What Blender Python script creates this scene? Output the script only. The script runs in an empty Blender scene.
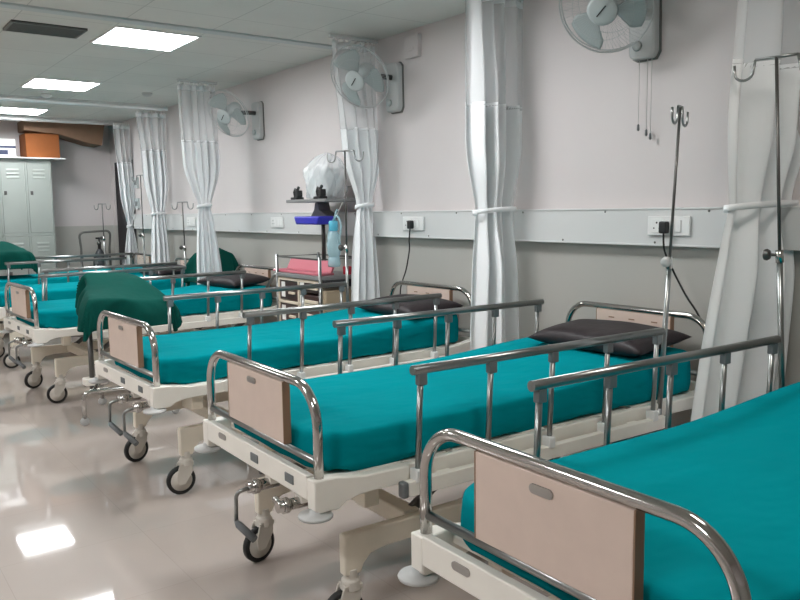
import bpy, math, random
from math import sin, cos, pi, radians as R
from mathutils import Vector, Matrix
random.seed(4)
scene = bpy.context.scene
COL = scene.collection

# ------------------------------------------------------------------ materials
def mat(name, col, rough=.5, metal=0, spec=.5, coat=0, emit=None, estr=0, bump=None, noise=None, alpha=1, trans=0):
    m = bpy.data.materials.new(name); m.use_nodes = True
    nt = m.node_tree; b = nt.nodes['Principled BSDF']
    b.inputs['Base Color'].default_value = (*col, 1)
    b.inputs['Roughness'].default_value = rough
    b.inputs['Metallic'].default_value = metal
    b.inputs['Specular IOR Level'].default_value = spec
    b.inputs['Coat Weight'].default_value = coat
    b.inputs['Alpha'].default_value = alpha
    b.inputs['Transmission Weight'].default_value = trans
    if emit:
        b.inputs['Emission Color'].default_value = (*emit, 1); b.inputs['Emission Strength'].default_value = estr
    tc = nt.nodes.new('ShaderNodeTexCoord')
    if noise:                                   # (scale, amount): mottled colour
        n = nt.nodes.new('ShaderNodeTexNoise'); n.inputs['Scale'].default_value = noise[0]; n.inputs['Detail'].default_value = 4
        nt.links.new(tc.outputs['Object'], n.inputs['Vector'])
        mp = nt.nodes.new('ShaderNodeMapRange'); a = noise[1]
        mp.inputs['From Min'].default_value = .3; mp.inputs['From Max'].default_value = .7
        mp.inputs['To Min'].default_value = 1 - a; mp.inputs['To Max'].default_value = 1 + a
        nt.links.new(n.outputs['Fac'], mp.inputs['Value'])
        mx = nt.nodes.new('ShaderNodeVectorMath'); mx.operation = 'SCALE'
        mx.inputs[0].default_value = col
        nt.links.new(mp.outputs['Result'], mx.inputs['Scale'])
        nt.links.new(mx.outputs['Vector'], b.inputs['Base Color'])
    if bump:                                    # (scale vector, strength, distance)
        mpn = nt.nodes.new('ShaderNodeMapping'); mpn.inputs['Scale'].default_value = bump[0]
        nt.links.new(tc.outputs['Object'], mpn.inputs['Vector'])
        n = nt.nodes.new('ShaderNodeTexNoise'); n.inputs['Scale'].default_value = 1; n.inputs['Detail'].default_value = 3
        nt.links.new(mpn.outputs['Vector'], n.inputs['Vector'])
        bp = nt.nodes.new('ShaderNodeBump'); bp.inputs['Strength'].default_value = bump[1]; bp.inputs['Distance'].default_value = bump[2]
        nt.links.new(n.outputs['Fac'], bp.inputs['Height']); nt.links.new(bp.outputs['Normal'], b.inputs['Normal'])
    return m

M = {}
M['chrome'] = mat('chrome', (.50, .485, .465), .10, 1)
M['steel'] = mat('brushed steel', (.30, .31, .305), .28, 1)
M['dark_steel'] = mat('dark steel', (.13, .125, .12), .4, .8)
M['cream'] = mat('cream enamel', (.84, .80, .73), .38, noise=(6, .04))
M['base'] = mat('base enamel', (.76, .69, .575), .42, noise=(6, .05))
M['panel'] = mat('beige laminate', (.66, .525, .45), .42, noise=(14, .03))
M['panel_edge'] = mat('brown edge banding', (.26, .15, .09), .5)
M['sheet'] = mat('teal cotton sheet', (.000, .235, .272), .95, spec=.03, bump=((4, 2.2, 6), .7, .05), noise=(2.2, .06))
M['green'] = mat('dark green drape', (.002, .064, .050), .9, spec=.12, bump=((7, 7, 3), .5, .02), noise=(3, .1))
M['vinyl'] = mat('dark brown vinyl', (.020, .0135, .0155), .5, spec=.35, bump=((9, 9, 9), .4, .01))
M['tyre'] = mat('black rubber', (.012, .012, .012), .6)
M['disc'] = mat('cream wheel disc', (.60, .56, .50), .45)
M['bumper'] = mat('pale grey plastic', (.50, .50, .49), .5)
M['grey_plastic'] = mat('grey plastic', (.14, .15, .155), .5)
M['black'] = mat('black plastic', (.012, .012, .013), .45)
M['badge'] = mat('nickel badge', (.38, .36, .34), .35, .7)
M['cloth'] = mat('white curtain cloth', (.88, .89, .90), .85, spec=.2, bump=((40, 40, 4), .25, .004))
M['white'] = mat('white plastic', (.80, .80, .79), .4)
M['trunk'] = mat('grey white trunking', (.64, .645, .64), .45)
M['alu'] = mat('white aluminium', (.88, .89, .89), .22, .35, coat=.6)
M['fan_grey'] = mat('fan pale grey', (.50, .545, .545), .45)
M['blade'] = mat('fan blade grey', (.36, .41, .41), .4)
M['wire'] = mat('guard wire', (.46, .48, .48), .45, .1)
M['fan_plate'] = mat('fan plate grey', (.48, .49, .485), .45)
M['locker'] = mat('pale grey steel paint', (.33, .36, .335), .45, noise=(4, .03))
M['carton'] = mat('orange brown cardboard', (.27, .082, .017), .8, noise=(7, .08))
M['tan'] = mat('tan board', (.25, .15, .095), .75, noise=(4, .1))
M['navy'] = mat('navy print', (.02, .03, .08), .5)
M['blue'] = mat('blue plastic', (.035, .035, .42), .35)
M['lightblue'] = mat('light blue plastic', (.10, .45, .62), .35)
M['pink'] = mat('pink folder card', (.52, .14, .18), .6)
M['red'] = mat('red card', (.50, .02, .04), .6)
M['drawer'] = mat('dark brown drawer front', (.055, .026, .022), .35)
M['cart_cream'] = mat('cream cart frame', (.66, .58, .46), .45)
M['cart_grey'] = mat('grey cart top', (.20, .20, .20), .4)
M['paper'] = mat('white label paper', (.75, .75, .72), .7)
M['door'] = mat('dark doorway leaf', (.012, .010, .013), .6)  # near black stands in for the darkness inside the doorway
M['cyl'] = mat('dark grey cylinder paint', (.045, .05, .055), .4)
M['vent'] = mat('grey vent metal', (.13, .13, .12), .5)
M['cord'] = mat('white cord', (.55, .54, .52), .6)
M['light'] = mat('lit panel', (.9, .9, .9), .5, emit=(.97, .99, 1.0), estr=15)
M['fill_dim'] = mat('dim fill panel', (.9, .9, .9), .5, emit=(1.0, .95, .88), estr=7)  # weaker glow for the fill panel added over the front bed
M['tan_bin'] = mat('tan bin plastic', (.36, .28, .19), .5)

def glassy(name, col, fac):
    m = bpy.data.materials.new(name); m.use_nodes = True; nt = m.node_tree
    b = nt.nodes['Principled BSDF']; out = nt.nodes['Material Output']
    b.inputs['Base Color'].default_value = (*col, 1); b.inputs['Roughness'].default_value = .25
    tr = nt.nodes.new('ShaderNodeBsdfTransparent'); mx = nt.nodes.new('ShaderNodeMixShader')
    mx.inputs[0].default_value = fac
    nt.links.new(tr.outputs[0], mx.inputs[1]); nt.links.new(b.outputs[0], mx.inputs[2]); nt.links.new(mx.outputs[0], out.inputs['Surface'])
    return m
M['net'] = glassy('curtain net', (.74, .75, .76), .62)
M['net'].node_tree.nodes['Principled BSDF'].inputs['Roughness'].default_value = .9
M['clear'] = glassy('clear plastic film', (.80, .83, .85), .48)
M['clear'].node_tree.nodes['Principled BSDF'].inputs['Roughness'].default_value = .15
M['tube_clear'] = glassy('clear blue tubing', (.45, .66, .72), .6)

def wall_material():
    m = mat('painted wall', (.62, .58, .575), .6)
    nt = m.node_tree; b = nt.nodes['Principled BSDF']
    g = nt.nodes.new('ShaderNodeNewGeometry'); s = nt.nodes.new('ShaderNodeSeparateXYZ'); nt.links.new(g.outputs['Position'], s.inputs[0])
    lt = nt.nodes.new('ShaderNodeMath'); lt.operation = 'LESS_THAN'; lt.inputs[1].default_value = 1.30; nt.links.new(s.outputs['Z'], lt.inputs[0])
    n = nt.nodes.new('ShaderNodeTexNoise'); n.inputs['Scale'].default_value = 1.3; n.inputs['Detail'].default_value = 5; nt.links.new(g.outputs['Position'], n.inputs['Vector'])
    mp = nt.nodes.new('ShaderNodeMapRange'); mp.inputs['To Min'].default_value = .95; mp.inputs['To Max'].default_value = 1.05; nt.links.new(n.outputs['Fac'], mp.inputs['Value'])
    mx = nt.nodes.new('ShaderNodeMix'); mx.data_type = 'RGBA'; mx.inputs[6].default_value = (.64, .595, .59, 1); mx.inputs[7].default_value = (.45, .44, .41, 1)
    nt.links.new(lt.outputs[0], mx.inputs[0])
    sc = nt.nodes.new('ShaderNodeVectorMath'); sc.operation = 'SCALE'; nt.links.new(mx.outputs[2], sc.inputs[0]); nt.links.new(mp.outputs[0], sc.inputs['Scale'])
    nt.links.new(sc.outputs[0], b.inputs['Base Color'])
    rm = nt.nodes.new('ShaderNodeMapRange'); rm.inputs['To Min'].default_value = .6; rm.inputs['To Max'].default_value = .28; nt.links.new(lt.outputs[0], rm.inputs['Value']); nt.links.new(rm.outputs[0], b.inputs['Roughness'])
    return m
M['wall'] = wall_material()

def tile_material(name, c1, c2, cm, size, mortar, ox, oy, rough, coat=0, spec=.5):
    m = mat(name, c1, rough, coat=coat, spec=spec)
    nt = m.node_tree; b = nt.nodes['Principled BSDF']
    g = nt.nodes.new('ShaderNodeNewGeometry'); mp = nt.nodes.new('ShaderNodeMapping'); mp.inputs['Location'].default_value = (ox, oy, 0)
    nt.links.new(g.outputs['Position'], mp.inputs['Vector'])
    br = nt.nodes.new('ShaderNodeTexBrick'); br.offset = 0; br.squash = 1
    br.inputs['Scale'].default_value = 1; br.inputs['Brick Width'].default_value = size; br.inputs['Row Height'].default_value = size
    br.inputs['Mortar Size'].default_value = mortar; br.inputs['Mortar Smooth'].default_value = .4
    br.inputs['Color1'].default_value = (*c1, 1); br.inputs['Color2'].default_value = (*c2, 1); br.inputs['Mortar'].default_value = (*cm, 1)
    nt.links.new(mp.outputs[0], br.inputs['Vector'])
    n = nt.nodes.new('ShaderNodeTexNoise'); n.inputs['Scale'].default_value = 1.7; n.inputs['Detail'].default_value = 6; nt.links.new(g.outputs['Position'], n.inputs['Vector'])
    mr = nt.nodes.new('ShaderNodeMapRange'); mr.inputs['To Min'].default_value = .9; mr.inputs['To Max'].default_value = 1.1; nt.links.new(n.outputs['Fac'], mr.inputs['Value'])
    sc = nt.nodes.new('ShaderNodeVectorMath'); sc.operation = 'SCALE'; nt.links.new(br.outputs['Color'], sc.inputs[0]); nt.links.new(mr.outputs[0], sc.inputs['Scale'])
    nt.links.new(sc.outputs[0], b.inputs['Base Color'])
    return m
M['floor'] = tile_material('glossy cream floor tile', (.47, .41, .375), (.46, .40, .365), (.41, .36, .33), .6, .002, 0, 0, .045, .15, .7)
M['ceiling'] = tile_material('grey ceiling tile', (.68, .68, .645), (.655, .655, .62), (.46, .46, .435), .6, .004, 4.44, 1.17, .8)

# ------------------------------------------------------------------ mesh builder
class MB:
    def __init__(s): s.v = []; s.f = []; s.sm = []
    def add(s, vs, fs, smooth=False):
        o = len(s.v); s.v += [tuple(p) for p in vs]; s.f += [tuple(i + o for i in f) for f in fs]; s.sm += [smooth] * len(fs); return s
    def box(s, x0, x1, y0, y1, z0, z1):
        vs = [(x, y, z) for x in (x0, x1) for y in (y0, y1) for z in (z0, z1)]
        return s.add(vs, [(0, 1, 3, 2), (4, 6, 7, 5), (0, 4, 5, 1), (2, 3, 7, 6), (0, 2, 6, 4), (1, 5, 7, 3)])
    def prism(s, poly, axis, a, b):               # poly in the two other axes, extruded along axis
        def P(u, v, w): return {0: (w, u, v), 1: (u, w, v), 2: (u, v, w)}[axis]
        n = len(poly); vs = [P(*p, a) for p in poly] + [P(*p, b) for p in poly]
        fs = [tuple(range(n)), tuple(range(2 * n - 1, n - 1, -1))] + [(i, i + n, (i + 1) % n + n, (i + 1) % n) for i in range(n)]
        return s.add(vs, fs)
    def tube(s, pts, r, n=12, cap=True, closed=False):
        pts = [Vector(p) for p in pts]; N = len(pts); rr = r if isinstance(r, (list, tuple)) else [r] * N
        tans = []
        for i in range(N):
            a = pts[(i - 1) % N] if closed or i > 0 else pts[0]; b = pts[(i + 1) % N] if closed or i < N - 1 else pts[-1]
            tans.append((b - a).normalized())
        t = tans[0]; up = Vector((0, 0, 1)) if abs(t.z) < .9 else Vector((1, 0, 0)); u = t.cross(up).normalized()
        vs = []
        for i in range(N):
            t = tans[i]; u = (u - t * u.dot(t)).normalized(); w = t.cross(u)
            vs += [pts[i] + (u * cos(2 * pi * k / n) + w * sin(2 * pi * k / n)) * rr[i] for k in range(n)]
        fs = []
        for i in range(N if closed else N - 1):
            j = (i + 1) % N
            fs += [(i * n + k, i * n + (k + 1) % n, j * n + (k + 1) % n, j * n + k) for k in range(n)]
        o = len(fs)
        s.add(vs, fs, True)
        if cap and not closed:
            s.add(vs[:n], [tuple(range(n - 1, -1, -1))]); s.add(vs[-n:], [tuple(range(n))])
        return s
    def cyl(s, a, b, r, n=20): return s.tube([a, b], r, n)
    def lathe(s, prof, c=(0, 0, 0), axis=2, n=28):  # prof: (radius, height)
        vs = []
        for (r, h) in prof:
            for k in range(n):
                a = 2 * pi * k / n; p = (r * cos(a), r * sin(a), h)
                p = {2: p, 1: (p[0], p[2], p[1]), 0: (p[2], p[0], p[1])}[axis]
                vs.append((p[0] + c[0], p[1] + c[1], p[2] + c[2]))
        m = len(prof)
        fs = [(i * n + k, i * n + (k + 1) % n, (i + 1) * n + (k + 1) % n, (i + 1) * n + k) for i in range(m - 1) for k in range(n)]
        s.add(vs, fs, True); s.add(vs[:n], [tuple(range(n))]); s.add(vs[-n:], [tuple(range(n))]); return s
    def grid(s, fn, nu, nv, closed_u=False):
        vs = [fn(i / (nu if closed_u else nu - 1), j / (nv - 1)) for j in range(nv) for i in range(nu)]
        fs = []
        for j in range(nv - 1):
            for i in range(nu if closed_u else nu - 1):
                k = (i + 1) % nu; fs.append((j * nu + i, j * nu + k, (j + 1) * nu + k, (j + 1) * nu + i))
        return s.add(vs, fs, True)
    def build(s, name, m, parent=None, bev=0, seg=2, sub=0, solid=0, loc=None, rot=None, label=None):
        me = bpy.data.meshes.new(name); me.from_pydata(s.v, [], s.f); me.update()
        for p, q in zip(me.polygons, s.sm): p.use_smooth = q
        import bmesh
        bm = bmesh.new(); bm.from_mesh(me); bmesh.ops.remove_doubles(bm, verts=bm.verts, dist=1e-6); bmesh.ops.recalc_face_normals(bm, faces=bm.faces); bm.to_mesh(me); bm.free()
        me.materials.append(M[m]); o = bpy.data.objects.new(name, me); COL.objects.link(o)
        if parent: o.parent = parent
        if loc: o.location = loc
        if rot: o.rotation_euler = rot
        if solid:
            md = o.modifiers.new('solid', 'SOLIDIFY'); md.thickness = solid; md.offset = 0
        if bev:
            md = o.modifiers.new('edge', 'BEVEL'); md.width = bev; md.segments = seg; md.limit_method = 'ANGLE'; md.angle_limit = R(40); md.harden_normals = False
            for p in me.polygons: p.use_smooth = True
            me.set_sharp_from_angle(angle=R(35))
        if sub:
            md = o.modifiers.new('sub', 'SUBSURF'); md.levels = md.render_levels = sub
        if label: o['label'] = label
        return o

def fillet(pts, r, n=8):
    pts = [Vector(p) for p in pts]; out = [pts[0]]
    for i in range(1, len(pts) - 1):
        p = pts[i]; a = (pts[i - 1] - p); b = (pts[i + 1] - p); rr = min(r, a.length * .49, b.length * .49)
        ang = a.angle(b); d = min(rr / math.tan(ang / 2), a.length * .49, b.length * .49); rad = d * math.tan(ang / 2)
        a.normalize(); b.normalize(); c = p + (a + b).normalized() * (rad / sin(ang / 2))
        s0 = p + a * d - c; s1 = p + b * d - c; th = s0.angle(s1)
        for k in range(n + 1):
            t = k / n; out.append(c + (s0 * sin((1 - t) * th) + s1 * sin(t * th)) / sin(th))
    out.append(pts[-1]); return out

def empty(name, loc, rz=0):
    o = bpy.data.objects.new(name, None); o.empty_display_size = .1; COL.objects.link(o); o.location = loc; o.rotation_euler = (0, 0, rz); return o
def tag(o, label, cat, group=None, kind=None):
    o['label'] = label; o['category'] = cat
    if group: o['group'] = group
    if kind: o['kind'] = kind
    return o
def struct(mb, name, m, label, bev=0):
    o = mb.build(name, m, bev=bev); o['kind'] = 'structure'; o['label'] = label; return o
def kids(o): return [c for c in COL.objects if c.parent == o]
def copy_tree(o, parent=None):
    c = o.copy(); COL.objects.link(c)
    if parent: c.parent = parent
    for ch in kids(o): copy_tree(ch, c)
    return c

# ------------------------------------------------------------------ setting
CEIL = 2.737; XF = -10.75; XN = 3.2; YL = -6.6
struct(MB().box(XF - .1, XN + .1, YL - .1, .5, -.08, 0), 'floor', 'floor', 'glossy cream tiled floor of the ward')
struct(MB().box(XF - .1, XN + .1, YL - .1, .5, CEIL, CEIL + .08), 'ceiling', 'ceiling', 'grey tiled false ceiling')
DX0, DX1, DZ = -10.58, -9.72, 2.2
w = MB().box(DX1, XN, 0, .12, 0, CEIL).box(XF, DX0, 0, .12, 0, CEIL).box(DX0, DX1, 0, .12, DZ, CEIL)
struct(w, 'wall_right', 'wall', 'long pinkish white wall behind the bed heads, grey dado below')
struct(MB().box(XF - .1, XF, YL, .12, 0, CEIL), 'wall_far', 'wall', 'end wall behind the lockers')
struct(MB().box(XF, XN, YL - .1, YL, 0, CEIL), 'wall_left', 'wall', 'wall across the ward from the beds')
struct(MB().box(XN, XN + .1, YL, .12, 0, CEIL), 'wall_near', 'wall', 'end wall behind the viewpoint')
d = struct(MB().box(DX0, DX1, .012, .06, 0, DZ), 'door_1', 'door', 'dark doorway leaf in the corner opening, black for its unlit inside', )  # leaf coloured black to imitate the unlit room behind the opening
MB().tube([(DX1 - .1, .012, 1.0), (DX1 - .1, -.03, 1.0), (DX1 - .22, -.03, 1.0)], .009, 8).build('door_handle', 'steel', d)
struct(MB().box(-9.62, XN, -.06, 0, 1.264, 1.458).box(-9.62, XN, -.064, -.06, 1.264, 1.274).box(-9.62, XN, -.064, -.06, 1.448, 1.458), 'trim_1', 'trunk', 'grey white service trunking running along the wall above the bed heads', .003)
struct(MB().box(-4.29, -4.20, YL, 0, CEIL - .014, CEIL), 'trim_2', 'fan_grey', 'pale ridge strip crossing the ceiling', .002)
struct(MB().box(XF, XF + .012, YL, 0, 0, .1), 'baseboard_far', 'base', 'skirting under the end wall')
struct(MB().box(DX1, XN, -.012, 0, 0, .1), 'baseboard_right', 'base', 'skirting under the long wall')

tr1 = bpy.data.objects['trim_1']
for k in range(14):
    for z in (1.282, 1.44): MB().lathe([(.0005, -.0015), (.006, -.0012), (.0065, .001)], (-9.4 + .62 * k + (.3 if z > 1.4 else 0), -.0602, z), 1, 10).build('screw', 'vent', tr1)
# ceiling lights: 60 cm panels, the three far ones in view, the others unseen
def make_light():
    t = empty('ceiling_light', (0, 0, CEIL))
    MB().box(-.31, .31, -.31, -.29, -.012, 0).box(-.31, .31, .29, .31, -.012, 0).box(-.31, -.29, -.29, .29, -.012, 0).box(.29, .31, -.29, .29, -.012, 0).build('frame', 'white', t)
    MB().box(-.29, .29, -.29, .29, -.008, -.001).build('diffuser', 'light', t)
    return t
proto = make_light()
spots = [(-4.74, -1.47, 'lit square ceiling panel beside the dark air vent'), (-7.19, -1.48, 'lit square ceiling panel between the pale ridge strip and the white track'),
         (-9.5, -1.45, 'lit square ceiling panel in front of the lockers'), (-2.29, -1.47, 'lit square ceiling panel over the front beds')]
spots += [(.16, -1.47, 'added unseen fill panel above the front bed'), (.16, -4.6, 'lit square ceiling panel over the open floor behind the viewpoint'), (-2.29, -4.6, 'lit square ceiling panel over the open floor beside the front beds'),  # front-bed panel added to brighten; open-floor row inferred from bright foot ends
          (-4.74, -4.6, 'lit square ceiling panel over the open floor, level with the air vent'), (-7.19, -4.6, 'lit square ceiling panel over the open floor, toward the lockers')]
for i, (x, y, l) in enumerate(spots):
    o = proto if i == 0 else copy_tree(proto)
    o.location = (x, y, CEIL); tag(o, l, 'ceiling light', 'square ceiling panels')
    if (x, y) == (.16, -1.47):
        for k in kids(o):
            if k.name.startswith('diffuser'): k.data = k.data.copy(); k.data.materials[0] = M['fill_dim']

v = empty('air_vent', (-4.79, -2.14, CEIL)); tag(v, 'dark slotted air vent in the ceiling beside a lit panel', 'vent')
MB().box(-.15, .15, -.24, .24, -.006, 0).build('backing', 'black', v)
f = MB()
f.box(-.15, -.13, -.24, .24, -.016, -.006).box(.13, .15, -.24, .24, -.016, -.006).box(-.13, .13, -.24, -.225, -.016, -.006).box(-.13, .13, .225, .24, -.016, -.006)
f.build('frame', 'vent', v)
g = MB()
for k in range(9): g.box(-.125 + k * .0285, -.113 + k * .0285, -.225, .225, -.012, -.006)
g.build('slat', 'vent', v)
for (x, y, l) in [(-7.94, -1.45, 'small round white detector by the bright ceiling track'), (-7.33, -.58, 'small round detector on the ceiling close to a gathered curtain')]:
    o = MB().lathe([(.001, 0), (.055, 0), (.055, -.015), (.035, -.035), (.001, -.037)], (0, 0, 0)).build('smoke_detector', 'fan_plate' if x > -7.5 else 'white'); o.location = (x, y, CEIL - .0005)
    tag(o, l, 'smoke detector')

# ------------------------------------------------------------------ hospital bed
W2 = .45
def caster(root, x, y, rz):
    c = MB()
    c.lathe([(.026, .225), (.026, .19), (.034, .185), (.036, .15), (.02, .14)], (0, 0, 0), 2, 16)
    for sx in (-1, 1):
        c.prism([(-.04, .165), (.03, .165), (.028, .12), (-.012, .055), (-.05, .055), (-.058, .10)], 0, sx * .024 - .004 , sx * .024 + .004)
    c.box(-.028, .028, -.035, .035, .15, .172)
    o = c.build('caster', 'disc', root, bev=.003, loc=(x, y, 0), rot=(0, 0, rz))
    t = MB(); n = 32
    t.lathe([(.055, -.013), (.068, -.015), (.075, -.009), (.075, .009), (.068, .015), (.055, .013)], (0, -.03, .075), 0, n)
    t.build('tyre', 'tyre', o)
    MB().lathe([(.004, -.019), (.018, -.019), (.02, -.016), (.056, -.0135), (.056, .0135), (.02, .016), (.018, .019), (.004, .019)], (0, -.03, .075), 0, n).build('wheel_disc', 'disc', o)
    return o

def oval(mb, cx, cz, y0, y1, hw, hh, n=24):
    poly = []
    for k in range(n):
        a = 2 * pi * k / n; x = cos(a); z = sin(a)
        poly.append((cx + (hw - hh) * (1 if x > 0 else -1) + hh * x, cz + hh * z))
    return mb.prism(poly, 1, y0, y1)

def bow(root, name, y, zt):
    pts = fillet([(-W2, y, .575), (-W2, y, zt), (W2, y, zt), (W2, y, .575)], .135, 12)
    return MB().tube(pts, .0165, 16).build(name, 'chrome', root)

def rail(root, side, s, dz):
    xs = side * .50
    r = MB()
    r.box(xs - .016, xs + .016, s - .03, s + 1.37, .495, .548)
    r.box(xs - side * .016 - .02, xs - side * .016 + .02, s + .12, s + .18, .50, .545).box(xs - side * .016 - .02, xs - side * .016 + .02, s + 1.15, s + 1.21, .50, .545)
    o = r.build('side_rail', 'cream', root, bev=.003)
    MB().tube([(xs, s, .93 + dz), (xs, s + 1.34, .93 + dz)], .0165, 14).build('rail_bar', 'steel', o)
    for k in range(5):
        y = s + .035 + k * (1.27 / 4)
        MB().tube([(xs, y - .02, .50), (xs, y, .92 + dz)], .0105, 10).build('rail_post', 'steel', o)
        MB().box(xs - .013, xs + .013, y - .014, y + .020, .876 + dz, .918 + dz).build('rail_clamp', 'grey_plastic', o, bev=.003)
        MB().box(xs - .022, xs + .022, y - .036, y - .004, .54, .585).build('rail_foot', 'white', o, bev=.004)
    MB().box(xs - .018, xs + .018, s - .055, s - .03, .493, .550).build('end_cap', 'grey_plastic', o, bev=.008)
    return o

def make_bed():
    root = empty('hospital_bed', (0, 0, 0)); LEN = 2.117
    # frame
    f = MB()
    for sx in (-1, 1):
        f.box(sx * .445 - .015, sx * .445 + .015, .12, LEN - .12, .53, .592)
        for (y0, d) in ((0, 1), (LEN, -1)):
            pr = [(-.032, .512), (-.032, .612), (.045, .612), (.16, .594), (.34, .592), (.34, .535), (.20, .535), (.13, .532), (.085, .522), (.055, .503), (-.02, .503)]
            f.prism([(y0 + d * a, b) for a, b in pr], 0, sx * .452 - .026, sx * .452 + .026)
    f.build('frame', 'cream', root, bev=.005)
    f = MB()
    for k in range(4):
        y0 = .07 + k * .5; f.box(-.425, .425, y0, y0 + .47, .572, .594)
    f.build('bed_deck', 'cream', root, bev=.004)
    for (nm, y0, y1, ys) in (('end_plate', -.032, -.002, -.034), ('end_plate', LEN + .002, LEN + .032, LEN + .034)):
        p = MB().box(-.426, .426, y0, y1, .536, .617).build(nm, 'cream', root, bev=.004)
        if y0 < 0:
            for lx in (.03, .305):
                MB().box(lx - .03, lx + .03, -.036, -.031, .562, .593).build('latch_plate', 'grey_plastic', p, bev=.002)
            oval(MB(), -.265, .589, -.036, -.031, .034, .011).build('badge', 'badge', p)
    for sx in (-1, 1):
        for yy in (-.02, LEN + .02):
            MB().lathe([(.002, .484), (.046, .484), (.055, .488), (.057, .494), (.054, .499), (.02, .501), (.02, .515), (.002, .516)], (sx * .458, yy, 0), 2, 28).build('bumper', 'bumper', root)
    # ends
    bow(root, 'foot_bow', 0, .905); bow(root, 'head_bow', LEN, .938)
    for (nm, y, zt, zb) in (('foot_panel', 0, .890, .674), ('head_panel', LEN, .922, .69)):
        p = MB().box(-.232, .232, y - .014, y + .014, zb, zt).build(nm, 'panel', root, bev=.002)
        for q in (-.236, .232): MB().box(q, q + .004, y - .014, y + .014, zb, zt).build('edge_band', 'panel_edge', p)
        if y == 0:
            oval(MB(), -.012, .856, -.018, -.013, .035, .011).build('badge', 'badge', p)
        else:
            for lx in (-.13, 0, .14):
                MB().box(lx - .018, lx + .018, y - .016, y - .013, .883, .889).build('grip_slot', 'panel_edge', p)
    for y in (0, LEN):
        MB().tube([(-.445, y, .662), (.445, y, .662)], .0125, 12).build('cross_tube', 'steel', root)
    # mattress under its teal sheet
    hw, y0, y1, rc = .435, .03, LEN - .03, .15
    def ztop(y):
        t = max(0, min(1, (y - .95) / 1.0)); t = t * t * (3 - 2 * t); return .733 + .05 * t
    def outline(k, n, ins):
        a = 2 * pi * k / n; e = 6.0
        # rounded rectangle by arc length
        return a
    ring = []
    def rr(hx, ya, yb, r, m=10):
        out = []
        for (cx, cy, a0) in ((hx - r, yb - r, 0), (-hx + r, yb - r, 90), (-hx + r, ya + r, 180), (hx - r, ya + r, 270)):
            for k in range(m + 1):
                a = R(a0 + 90 * k / m); out.append((cx + r * cos(a), cy + r * sin(a)))
        # subdivide the straight runs
        res = []
        for i, p in enumerate(out):
            q = out[(i + 1) % len(out)]; L = math.hypot(q[0] - p[0], q[1] - p[1]); nn = max(1, int(L / .05))
            res += [(p[0] + (q[0] - p[0]) * j / nn, p[1] + (q[1] - p[1]) * j / nn) for j in range(nn)]
        return res
    base = rr(hw, y0, y1, rc); n = len(base)
    m = MB(); vs = []; fs = []
    prof = [(.03, -.0), (.006, .004), (0, .03), (0, .075), (.002, .112), (.006, .128), (.014, .136), (.03, .139)]
    rnd = random.Random(7); wob = [sum(sin(i / n * 2 * pi * q + ph) for q, ph in ((9, .3), (17, 1.1), (31, 2.2))) / 3 for i in range(n)]
    for j, (ins, h) in enumerate(prof):
        for i, (x, y) in enumerate(base):
            cx = max(-hw + rc, min(hw - rc, x)); cy = max(y0 + rc, min(y1 - rc, y)); dx, dy = x - cx, y - cy; L = math.hypot(dx, dy) or 1
            wv = wob[i] * (.014 if j in (0, 1) else .010 if j == 2 else .005 if j == 3 else 0)
            px, py = x - dx / L * (ins - wv), y - dy / L * (ins - wv)
            zz = .598 + h * (ztop(py) - .598) / .139
            if j < 2: zz += wob[i] * .014
            vs.append((px, py, zz))
    for j in range(len(prof) - 1):
        fs += [(j * n + i, j * n + (i + 1) % n, (j + 1) * n + (i + 1) % n, (j + 1) * n + i) for i in range(n)]
    m.add(vs, fs, True)
    # top surface: fan of inset rings to a centre line
    last = [vs[(len(prof) - 1) * n + i] for i in range(n)]
    rings = [last]; tops = list(last); tf = []
    for q, s in enumerate((.8, .5, .2, .0)):
        for (x, y, z) in last:
            cy = max(y0 + hw, min(y1 - hw, y)); X = x * s; Y = cy + (y - cy) * s
            tops.append((X, Y, ztop(Y) + .001 + .004 * sin(Y * 9 + X * 4) * (1 - s)))
    for j in range(4):
        tf += [(j * n + i, j * n + (i + 1) % n, (j + 1) * n + (i + 1) % n, (j + 1) * n + i) for i in range(n)]
    m.add(tops, tf, True)
    m.build('mattress', 'sheet', root, label='mattress in a teal sheet')
    # base: two lengthwise beams with dropped ends, cross beams, lift links, casters
    b = MB()
    for sx in (-1, 1):
        x = sx * .35
        prf = [(.138, .205), (.138, .352), (1.942, .352), (1.942, .205), (1.878, .205), (1.865, .235), (1.835, .265), (1.77, .275), (.31, .275), (.245, .265), (.215, .235), (.202, .205)]
        b.prism(prf, 0, x - .021, x + .021)
    b.box(-.325, .325, .42, .49, .29, .36).box(-.325, .325, 1.55, 1.62, .29, .36)
    b.build('base_frame', 'base', root, bev=.006)
    for sx in (-1, 1):
        MB().prism([(.44, .34), (.50, .34), (.86, .555), (.80, .575)], 0, sx * .29 - .012, sx * .29 + .012).build('lift_link', 'dark_steel', root, bev=.003)
        MB().prism([(1.56, .34), (1.62, .34), (1.98, .555), (1.92, .575)], 0, sx * .29 - .012, sx * .29 + .012).build('lift_link', 'dark_steel', root, bev=.003)
        MB().box(sx * .39 - .03, sx * .39 + .03, .19, .25, .455, .54).build('hinge_block', 'base', root, bev=.004)
    for y in (.30, .84, 1.93): MB().box(-.43, .43, y - .022, y + .022, .535, .575).build('cross_member', 'base', root, bev=.004)
    MB().tube([(-.04, .02, .50), (-.04, .45, .46), (-.04, .95, .50)], .014, 10).build('screw_shaft', 'dark_steel', root)
    for (x, y, a) in ((-.35, .17, .2), (.35, .17, -.1), (-.35, 1.91, .5), (.35, 1.91, .2)): caster(root, x, y, R(90) * 0 + a)
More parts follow.
